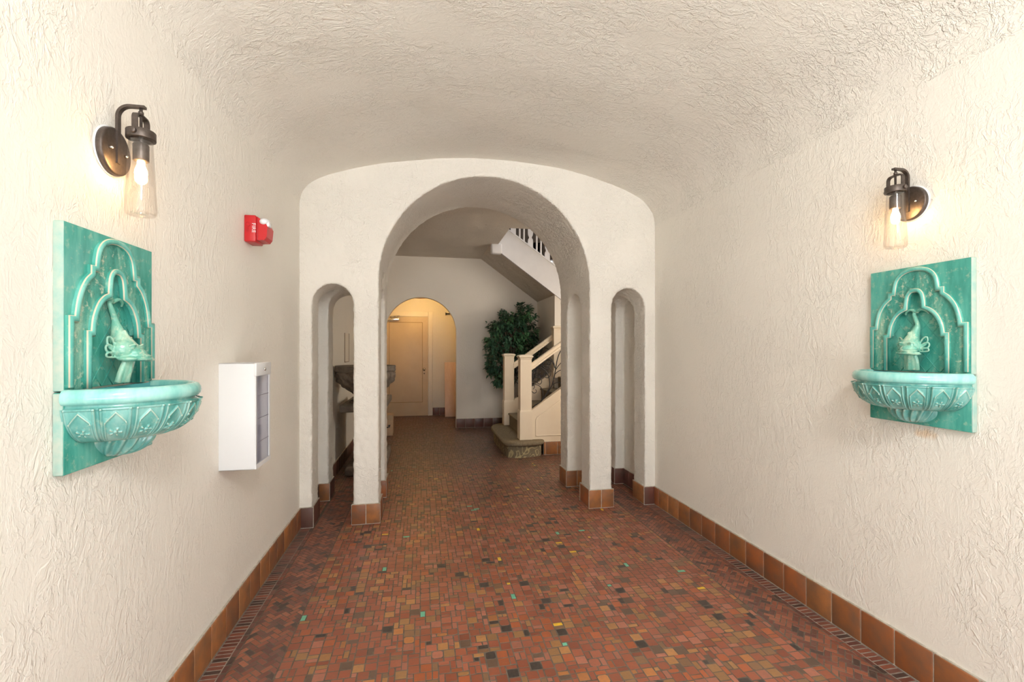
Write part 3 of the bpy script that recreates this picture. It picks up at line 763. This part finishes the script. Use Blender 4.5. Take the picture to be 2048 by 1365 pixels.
b.box((DX1 + .012, YA - .03, 1.02), (.018, .05, 2.05), .003); b.box(((DX0 + DX1) / 2, YA - .03, 2.052), (DX1 - DX0, .05, .018), .003)
struct(b.build('trim_1', M_casing))
t = empty('ceiling_light', 'small copper rimmed ceiling light glowing above the alcove door', 'lamp', (-.04, 8.93, 2.42), 0)
b = MB(); b.lathe([(0, 0), (.11, 0), (.112, -.012), (.104, -.016), (0, -.016)], 40); b.build('canopy', M_orange, t)
b = MB(); b.lathe([(.098, -.016), (.102, -.03), (.102, -.06), (.098, -.072)], 40); o = b.build('diffuser', M_alc, t); o['label'] = 'glowing amber glass band'
b = MB(); b.lathe([(0, -.072), (.100, -.072), (.104, -.076), (.100, -.082), (.03, -.088), (0, -.089)], 40); b.build('bottom_pan', M_orange, t)
b = MB(); b.box((.538, YA - .03, 2.112), (.125, .02, .026), .003); b.box((.485, YA - .014, 2.112), (.02, .026, .05), .003)
tag(b.build('wall_bracket', M_iron), 'small dark bracket on the yellow lit alcove wall', 'bracket')
b = MB(); th = .22
b.box((0, 0, .56), (.30, .024, 1.125), .002, M=Matrix.Translation((.602, YA - .30, .004)) @ Matrix.Rotation(-math.atan2(.24, 1.1), 4, 'X'))
tag(b.build('plank', M_plank), 'pinkish bare pine board leaning against the alcove wall', 'board')
# cardboard box
t = empty('cardboard_box', 'brown cardboard box on the lobby floor beneath the stone basin', 'box', (-.63, 7.60, 0), 0)
b = MB(); b.box((0, .14, .165), (.34, .27, .328), .004); b.build('carton', M_card, t)
b = MB(); b.box((0, .14, .3305), (.34, .06, .002)); b.box((0, .004, .29), (.335, .002, .075)); b.build('tape', M_tape, t)
b = MB(); path = arc((-.0, .205), .15, .085, 215, 318, 14); b.sweep(path, [(-.008, .0), (.008, .0), (.008, .002), (-.008, .002), (-.008, 0)], lambda u, w, h: (u, -h, w))
b.prism([(.085, .170), (.135, .178), (.122, .125), (.112, .155)], lambda u, w, d_: (u, d_, w), -.002, .0); b.build('printed_mark', M_black, t)

# stone fountain on the lobby's left wall
t = empty('stone_fountain', 'dark carved stone bowl on a slab, by the lobby wall behind the left pier', 'fountain', (-.605, 5.28, 0), 0)
b = MB(); b.lathe([(0, 1.165), (.262, 1.168), (.27, 1.198), (.315, 1.204), (.317, 1.185), (.313, 1.178), (.313, 1.168), (.318, 1.163), (.316, 1.146), (.300, 1.138), (.0, 1.138)], 64); b.build('rim', M_stone_t, t)
pr = [Vector(p) for p in ((.302, 1.14), (.306, 1.12), (.296, 1.08), (.27, 1.03), (.235, .985), (.195, .952), (.14, .915), (.112, .88), (.12, .845), (.165, .825), (.165, .803))]
pr = smooth_path(pr, 5); b = MB(); na = 160; vs = []; fs = []; k = len(pr)
for i in range(na):
    a = 2 * PI * i / na
    for q, p in enumerate(pr):
        u = q / (k - 1); env = math.sin(PI * min(1, max(0, u * 1.35))) if u < .74 else 0
        lobe = abs(math.cos(4 * a)) ** .7
        e = env * (.030 * lobe - .012 + .014 * math.sin(3 * 8 * a) * math.sin(u * 26) + .016 * noise.noise(Vector((math.cos(a) * 5, math.sin(a) * 5, u * 9))))
        r = p.x + e; vs.append((r * math.cos(a), r * math.sin(a), p.y))
for i in range(na):
    for q in range(k - 1): fs.append((i * k + q, (i + 1) % na * k + q, (i + 1) % na * k + q + 1, i * k + q + 1))
b.add(vs, fs, 0, True); b.build('bowl', M_stone, t)
b = MB(); b.box((-.005, .29, .765), (.455, 1.12, .074), .012); b.build('slab', M_stone_t, t)
b = MB(); b.box((.02, .33, .415), (.30, .62, .63), .03); b.build('pedestal', M_stone, t)
b = MB(); b.box((-.01, .52, .055), (.42, 1.10, .11), .03); b.build('plinth', M_stone, t)
# grooved outline of an access panel on the same wall
b = MB()
for y in (5.94, 6.27): b.box((XL + .003, y, 1.40), (.006, .012, .36), .001)
b.box((XL + .0025, 6.105, 1.221), (.004, .33, .008), .001); b.box((XL + .001, 6.105, 1.40), (.002, .32, .35), 0, 1)
tag(b.build('wall_hatch', [simple('panel_frame_paint', (.22, .15, .095), (.3, .22, .15), 20, .6), M_lobby]), 'thin outlined hatch on the lobby wall above the dark stone bowl', 'hatch')

# ------------------------------------------------------------------ staircase
t = empty('staircase', 'carpeted staircase with cream newel posts and iron scrollwork, rising to the right', 'stairs', (1.25, 5.86, 0), 0)
off = Matrix.Translation((-1.25, -5.86, 0))
tread = [(1.56, 5.862), (1.525, 5.80), (1.46, 5.765), (1.36, 5.735), (1.2, 5.715), (1.09, 5.755), (1.025, 5.86), (1.012, 6.3), (1.012, 6.75), (1.03, 7.0), (1.09, 7.18), (1.21, 7.28), (1.37, 7.32), (1.56, 7.32)]
tp = [tuple(p) for p in smooth_path([Vector(p) for p in tread], 5)]
def inset(poly, d):
    out = []; n = len(poly)
    for i in range(n):
        a = Vector(poly[i]) - Vector(poly[i - 1]); c = Vector(poly[(i + 1) % n]) - Vector(poly[i])
        if a.length < 1e-6: a = c
        if c.length < 1e-6: c = a
        q = Vector((-a.y, a.x)).normalized() + Vector((-c.y, c.x)).normalized(); q.normalize()
        out.append(tuple(Vector(poly[i]) - q * d * -1 if False else Vector(poly[i]) - q * d))
    return out
area = sum(tp[i - 1][0] * tp[i][1] - tp[i][0] * tp[i - 1][1] for i in range(len(tp)))
sg = 1 if area < 0 else -1
def stack(bb, levels, m=0):
    loops = [[(x, y, z) for x, y in inset(tp, sg * d)] for d, z in levels]; n = len(tp); vs = [p for l in loops for p in l]; fs = []
    for j in range(len(loops) - 1):
        for i in range(n): fs.append((j * n + i, j * n + (i + 1) % n, (j + 1) * n + (i + 1) % n, (j + 1) * n + i))
    fs.append(tuple(range((len(loops) - 1) * n, len(loops) * n))); bb.add(vs, fs, m, True, off)
b = MB(); stack(b, [(.04, 0), (.038, .135), (.036, .15)], 1); stack(b, [(.038, .146), (.012, .148), (.0, .160), (-.003, .178), (.003, .194), (.016, .203), (.045, .206)], 0)
b.build('bottom_step', [M_carpet, M_carpetp], t)
ZN = lambda k: .206 + .187 * (k - 1); XN = lambda k: 1.30 + .255 * (k - 2)
for k in range(2, 9):
    b = MB(); x, z = XN(k), ZN(k)
    pf = [(x + .02, z - .187), (x + .018, z - .03)] + [(x + .014 + .014 * math.cos(a), z - .014 + .014 * math.sin(a)) for a in [PI * 1.35, PI * 1.1, PI * .9, PI * .7, PI * .5]] + [(x + .30, z), (x + .30, z - .187)]
    b.prism(pf, fXZ, 5.93, 7.06 if k < 5 else 6.98, 0, off); b.build('step', M_carpet, t)
ZS = lambda x: .575 + .70 * (x - 1.407)      # top line of the skirt panels
def skirt(y0, y1, front, zbot=.171, xe=3.1):
    b = MB(); b.prism([(1.36, zbot), (xe, zbot), (xe, ZS(xe)), (1.36, ZS(1.36))], fXZ, y0, y1, 0, off)
    if front:
        fr = [(1.455, .25), (3.0, .25), (3.0, ZS(3.0) - .13), (1.47, ZS(1.47) - .13), (1.455, ZS(1.455) - .15)]
        b.sweep(fr, [(-.008, .0), (-.004, .005), (.004, .005), (.008, .0)], lambda u, w, h: (u, y0 - h, w), closed=True)
        for i in range(len(b.v)): pass
        n0 = 8; b.v[n0:] = [tuple(off @ Vector(v)) for v in b.v[n0:]]
    sl = (ZS(3.1) - ZS(1.36)) / 1.74
    b.prism([(1.36, ZS(1.36) - .004), (xe, ZS(xe) - .004), (xe, ZS(xe) + .022), (1.36, ZS(1.36) + .022)], fXZ, y0 - .012, y1 + .012, 0, off)
    return b.build('skirt_panel', M_cream, t)
skirt(5.875, 5.935, True); skirt(7.055, 7.11, False, xe=2.02)
bm = MB(); run(bm, (1.555, 5.875), (3.1, 5.875), (0, -1), QC, first=.03, h=.168); o = bm.build('skirt_tile', [M_quarry, M_grout_l], t)
for i, v in enumerate(o.data.vertices): v.co = off @ v.co
o['label'] = 'orange quarry tile along the foot of the stairs'
def newel(x, y, z0, zl, zt_, w=.166):
    b = MB(); c = (x, y); sh = w * .90
    def sq(levels, bb):
        vs = []; fs = []
        for s, z in levels: vs += [(c[0] - s / 2, c[1] - s / 2, z), (c[0] + s / 2, c[1] - s / 2, z), (c[0] + s / 2, c[1] + s / 2, z), (c[0] - s / 2, c[1] + s / 2, z)]
        for j in range(len(levels) - 1):
            for i in range(4): fs.append((j * 4 + i, j * 4 + (i + 1) % 4, j * 4 + 4 + (i + 1) % 4, j * 4 + 4 + i))
        fs.append((3, 2, 1, 0)); n = len(levels) * 4; fs.append((n - 4, n - 3, n - 2, n - 1)); bb.add(vs, fs, 0, False, off)
    sq([(w, z0), (w, zl), (w * .985, zl + .012), (sh, zl + .03), (sh, zt_ - .09), (sh, zt_ - .085), (sh * .985, zt_ - .084), (sh * .985, zt_ - .058)], b)
    p = b.build('newel_post', M_cream, t)
    b = MB(); sq([(sh * .98, zt_ - .06), (sh * 1.06, zt_ - .055), (sh * 1.06, zt_ - .042), (sh * 1.20, zt_ - .036), (sh * 1.25, zt_ - .028), (sh * 1.25, zt_ - .016), (sh * .95, zt_ - .004), (sh * .55, zt_), (.01, zt_ + .001)], b); b.build('cap', M_cream, p)
newel(1.321, 5.943, .204, .56, 1.308); newel(1.322, 7.125, .204, .56, 1.312); newel(2.072, 7.01, ZN(5) - .02, 1.02, 1.745, .15)
def rail(y, x0, x1, zc):
    b = MB(); z = lambda x: zc + .715 * (x - 1.404)
    pr = [(-.03, -.045), (.03, -.045), (.033, -.02), (.025, -.008), (.030, .006), (.034, .022), (.03, .038), (.016, .047), (-.016, .047), (-.03, .038), (-.034, .022), (-.030, .006), (-.025, -.008), (-.033, -.02)]
    n = len(pr); vs = [(x0, y + p[0], z(x0) + p[1]) for p in pr] + [(x1, y + p[0], z(x1) + p[1]) for p in pr]
    b.add(vs, [(i, (i + 1) % n, (i + 1) % n + n, i + n) for i in range(n)] + [tuple(range(n)), tuple(range(2 * n - 1, n - 1, -1))], 0, False, off)
    b.build('handrail', M_cream, t)
rail(5.945, 1.39, 3.2, 1.147); rail(7.075, 1.39, 2.02, 1.128)
IR = {'stem': [(1.40, .56), (1.446, .636), (1.522, .673), (1.562, .729), (1.63, .815), (1.684, .901), (1.716, 1.015), (1.734, 1.12), (1.757, 1.242), (1.793, 1.338), (1.848, 1.413)],
'stem2': [(1.562, .729), (1.612, .806), (1.648, .876), (1.652, .945), (1.639, 1.016), (1.603, 1.086), (1.549, 1.13), (1.495, 1.148), (1.455, 1.122), (1.428, 1.07), (1.405, 1.0)],
'r1': [(1.739, 1.111), (1.775, 1.163), (1.839, 1.224), (1.93, 1.27)], 'r2': [(1.72, 1.041), (1.766, 1.084), (1.843, 1.11), (1.95, 1.10)], 'r3': [(1.684, .901), (1.72, .927), (1.784, .939), (1.83, .917), (1.88, .88)], 'r4': [(1.598, .763), (1.63, .797), (1.684, .814)],
'big': [(1.725, 1.128), (1.707, 1.181), (1.675, 1.225), (1.63, 1.243), (1.585, 1.225), (1.562, 1.191), (1.567, 1.147), (1.603, 1.121), (1.634, 1.133), (1.639, 1.16)], 'tp': [(1.725, 1.128), (1.711, 1.199), (1.675, 1.251), (1.64, 1.28)],
'sp1': [(1.675, 1.225), (1.666, 1.19), (1.639, 1.174), (1.616, 1.195), (1.63, 1.216), (1.648, 1.203)],
'lp': [(1.413, 1.018), (1.45, 1.096), (1.513, 1.147), (1.585, 1.16), (1.639, 1.142), (1.671, 1.094), (1.661, 1.033), (1.63, 1.003), (1.589, 1.012), (1.574, 1.042), (1.589, 1.064), (1.612, 1.051)],
'lp2': [(1.405, .965), (1.432, 1.001), (1.486, 1.013), (1.531, .991), (1.544, .951), (1.522, .921), (1.486, .935), (1.488, .956), (1.477, .952), (1.432, .966), (1.405, .985)],
'lp3': [(1.486, 1.009), (1.491, 1.035), (1.513, 1.043), (1.531, 1.025), (1.526, .991)], 'lp4': [(1.405, 1.025), (1.459, 1.061), (1.526, 1.078)],
'lo': [(1.558, .729), (1.562, .79), (1.549, .851), (1.513, .895), (1.468, .913), (1.424, .905), (1.40, .875)], 'lo2': [(1.40, .905), (1.437, .905), (1.446, .879), (1.428, .853)], 'lo3': [(1.40, .835), (1.437, .805), (1.468, .813), (1.471, .839), (1.455, .848)]}
IRR = {'stem': [(1.80, 1.39), (1.85, 1.47), (1.92, 1.53)], 'a': [(1.85, .98), (1.93, 1.06), (2.02, 1.2), (2.10, 1.40), (2.18, 1.58)], 'b': [(1.95, 1.10), (2.05, 1.05), (2.14, 1.12), (2.1, 1.2), (2.04, 1.17)], 'c': [(1.93, 1.27), (2.0, 1.36), (2.1, 1.33), (2.08, 1.24)]}
def iron(y, paths, ymir=False):
    b = MB()
    for k, p in paths.items():
        q = smooth_path([Vector((x, y + (.012 if i_ % 2 else 0), z)) for i_, (x, z) in enumerate(p)] if False else [Vector((x, y, z)) for x, z in p], 5)
        r0 = .0095 if k == 'stem' else .0068 if k in ('stem2', 'big', 'a') else .0056
        b.tube(q, [r0 * (1 - .35 * i / len(q)) for i in range(len(q))], 8, 0, off)
    b.build('iron_scrollwork', M_iron, t)
iron(5.925, {**IR, **{k + 'x': v for k, v in IRR.items()}})
iron(7.095, {k: [(min(x + .04, 2.0), z + .03) for x, z in v] for k, v in IR.items()} | {'arc': [(1.70, 1.25), (1.80, 1.36), (1.88, 1.40), (1.95, 1.38), (2.0, 1.33)]})

# ------------------------------------------------------------------ upper flight
t = empty('upper_stair_flight', 'white stair string and balustrade climbing to the left under the lobby ceiling', 'stairs', (2.4, 7.0, 2.0), 0)
o2 = Matrix.Translation((-2.4, -7.0, -2.0))
b = MB(); b.prism([(1.14, zb(1.14)), (4.1, zb(4.1)), (4.1, zt(4.1)), (1.14, zt(1.14))], fXZ, 7.0, 7.05, 0, o2)
b.prism([(1.10, zt(1.10) - .002), (4.1, zt(4.1) - .002), (4.1, zt(4.1) + .02), (1.10, zt(1.10) + .02)], fXZ, 6.985, 7.06, 0, o2)
b.prism([(1.14, zb(1.14) + .0), (4.1, zb(4.1) + .0), (4.1, zb(4.1) + .055), (1.14, zb(1.14) + .055)], fXZ, 6.99, 7.0, 0, o2)
b.build('outer_string', M_wpaint, t)
b = MB(); b.box((1.106, 6.985, 2.905), (.165, .13, .158), .028, 0, o2, seg=4); b.build('beam_end', M_wpaint, t)
X = 1.377; i = 0
def vase(xc, zs):
    b = MB(); pr = []
    hz = [(.041, 0), (.041, .10), (.036, .125), (.022, .145), (.022, .16), (.037, .19), (.041, .22), (.041, .60), (.03, .68), (.041, .74), (.041, .86)]
    pts = [(xc + w, zs + z) for w, z in hz] + [(xc - w, zs + z) for w, z in reversed(hz)]
    b.prism(pts, fXZ, 7.012, 7.032, 0, o2); b.build('baluster', M_wpaint, t)
while X < 2.75:
    vase(X, zt(X) + .005)
    for dx in (.101, .169):
        b = MB(); b.box((X + dx, 7.022, zt(X + dx) + .43), (.026, .024, .87), .002, 0, o2); b.build('baluster', M_wpaint, t)
    X += .271
b = MB(); b.prism([(1.10, zt(1.10) + .85), (2.9, zt(2.9) + .85), (2.9, zt(2.9) + .92), (1.10, zt(1.10) + .92)], fXZ, 6.99, 7.055, 0, o2); b.build('handrail', M_cream, t)
b = MB(); b.prism([(1.15, zt(1.15) - .12), (4.0, zt(4.0) - .12), (4.0, zt(4.0) + .24), (1.15, zt(1.15) + .24)], fXZ, YW - .05, YW - .01, 0, o2); b.build('wall_string', M_wpaint, t)
b = MB()
for k in range(12):
    x = 1.15 + k * .25; zz = zt(x + .13) - .05; b.prism([(x, zz - .2), (x + .25, zz - .2), (x + .25, zz), (x, zz)], fXZ, 7.055, YW - .05, 0, o2)
b.build('tread_run', M_carpet, t)

# ------------------------------------------------------------------ artificial ficus behind the stairs
t = empty('potted_ficus', 'bushy dark green ficus tree in the corner behind the stairs', 'plant', (1.50, 7.72, 0), 0)
b = MB(); b.lathe([(0, .0), (.13, .0), (.165, .27), (.175, .27), (.175, .30), (.155, .30), (.15, .26), (0, .26)], 32); b.build('pot', M_pot, t)
b = MB(); rg = random.Random(11); tips = []
for k in range(3): b.tube(smooth_path([(.03 * math.cos(k * 2.1), .03 * math.sin(k * 2.1), .2), (-.03 * math.cos(k * 2), .03, .6), (.03 * math.cos(k), .02 * k, 1.0), (.06 * math.cos(k * 2.1), .05 * math.sin(k * 2.1), 1.5)], 4), .012, 8)
def inside(x, z):                  # silhouette of the crown
    if z > 2.17 or z < .76: return False
    if z > 1.9: lo, hi = -.14 - .9 * (2.1 - z), .33 - .35 * (z - 1.9)
    elif z > 1.55: lo, hi = -.36 - .05 * (1.9 - z), .38
    elif z > 1.2: lo, hi = -.44, .42
    elif z > .95: lo, hi = -.43 + .6 * (1.2 - z) * .4, .30
    else: lo, hi = -.33 + (.95 - z) * .3, .05
    if z > 2.05 and -.12 < x < .02: return False
    return lo < x < hi
SPR = []
while len(SPR) < 250:
    x, z = rg.uniform(-.48, .46), rg.uniform(.8, 2.15)
    if inside(x, z): SPR.append(Vector((x, rg.uniform(-.34, .30) * (1 - .25 * abs(z - 1.5)), z)))
for p in SPR:
    s = Vector((rg.uniform(-.03, .03), rg.uniform(-.02, .05), min(1.45, max(.75, p.z - rg.uniform(.15, .45)))))
    b.tube(smooth_path([s, s.lerp(p, .5) + Vector((0, 0, .06)), p], 3), [.005, .0045, .004, .0035, .003, .0025, .002], 5)
b.build('branches', M_bark, t)
L = MB(); 
def leaf(p, d, s, m):
    d = d.normalized(); up = Vector((rg.uniform(-.4, .4), rg.uniform(-.6, .1), 1)); sd = d.cross(up)
    if sd.length < .05: sd = Vector((1, 0, 0))
    sd.normalize(); nn = sd.cross(d); w = s * .24; f = w * .35
    vs = [p, p + d * s * .3 + sd * w + nn * f, p + d * s * .62 + sd * w * .85 + nn * f, p + d * s - nn * s * .1, p + d * s * .62 - sd * w * .85 + nn * f, p + d * s * .3 - sd * w + nn * f, p + d * s * .45]
    L.add(vs, [(0, 1, 6), (1, 2, 6), (2, 3, 6), (3, 4, 6), (4, 5, 6), (5, 0, 6)], m, True)
for p in SPR:
    out = Vector((p.x, p.y - .05, (p.z - 1.45) * .45 - .25)).normalized() if p.length else Vector((0, 0, -1))
    lt = 1 if (p.x > .05 and rg.random() < .4) or rg.random() < .12 else 0
    for k in range(22):
        q = p + Vector((max(-.06, min(.06, rg.gauss(0, .032))), max(-.06, min(.06, rg.gauss(0, .032))), max(-.07, min(.03, rg.gauss(-.01, .035)))))
        dd = out + Vector((rg.gauss(0, .55), rg.gauss(0, .55), rg.gauss(-.1, .5)))
        if q.x + max(0, dd.normalized().x) * .1 > .52 or q.y + max(0, dd.normalized().y) * .1 > .39: continue
        leaf(q, dd, rg.uniform(.048, .082), lt)
L.build('foliage', [M_leaf, M_leaf2], t, fix=False)

# ------------------------------------------------------------------ light
w = bpy.data.worlds.new('World'); SC.world = w; w.use_nodes = True
bg = w.node_tree.nodes['Background']; bg.inputs[0].default_value = (.90, .955, 1.0, 1)
tc = w.node_tree.nodes.new('ShaderNodeTexCoord'); sx = w.node_tree.nodes.new('ShaderNodeSeparateXYZ'); mr = w.node_tree.nodes.new('ShaderNodeMapRange')
w.node_tree.links.new(tc.outputs['Generated'], sx.inputs[0]); w.node_tree.links.new(sx.outputs['Z'], mr.inputs[0])
SKY = 6.3                                         # overcast sky: the zenith three times as bright as the horizon
mr.inputs[1].default_value = 0; mr.inputs[2].default_value = 1; mr.inputs[3].default_value = SKY / 3; mr.inputs[4].default_value = SKY
w.node_tree.links.new(mr.outputs[0], bg.inputs[1])
def area(name, loc, rot, size, power, color, sy=None):
    l = bpy.data.lights.new(name, 'AREA'); l.energy = power; l.color = color; l.size = size
    if sy: l.shape = 'RECTANGLE'; l.size_y = sy
    o = bpy.data.objects.new(name, l); COL.objects.link(o); o.location = loc; o.rotation_euler = rot; return o
sl = bpy.data.lights.new('sun', 'SUN'); sl.energy = 38; sl.angle = .01; sl.color = (1, .99, .97)
so = bpy.data.objects.new('sun', sl); COL.objects.link(so); so.rotation_euler = (math.radians(-28), math.radians(8), 0)     # high over the roof, on the pavement outside
area('stairwell_fill_lamp', (2.4, 6.5, 5.0), (0, 0, 0), 1.2, 38, (.92, .95, 1.0))  # added unseen lamp under the closed shaft top, for cool light from upstairs
area('entrance_fill_lamp', (.55, -.75, 2.8), (math.radians(38), 0, 0), .5, 48, (1.0, .97, .93))  # added unseen lamp behind the camera, for brightness and shadows below the wall fittings
area('lobby_fill_lamp', (3.1, 4.76, 1.75), (math.radians(90), 0, math.radians(28)), 1.0, 80, (1.0, .90, .76), 1.3)  # added unseen lamp filling the lobby from the right; the wall has no window

# ------------------------------------------------------------------ camera
cam = bpy.data.cameras.new('camera'); co = bpy.data.objects.new('camera', cam); COL.objects.link(co)
cam.sensor_width = 36; cam.lens = 928.24 / 2048 * 36; cam.shift_y = 14.8 / 2048; cam.clip_start = .02
co.location = (0, 0, 1.39); co.rotation_euler = (PI / 2, 0, -.191)
SC.camera = co
vs_ = SC.view_settings; vs_.view_transform = 'Standard'; vs_.look = 'None'; vs_.gamma = 1; vs_.use_curve_mapping = False; vs_.exposure = -0.05
cy = SC.cycles
cy.use_denoising = True; cy.max_bounces = 10; cy.diffuse_bounces = 8; cy.glossy_bounces = 4; cy.transparent_max_bounces = 12; cy.caustics_reflective = False; cy.sample_clamp_indirect = 8
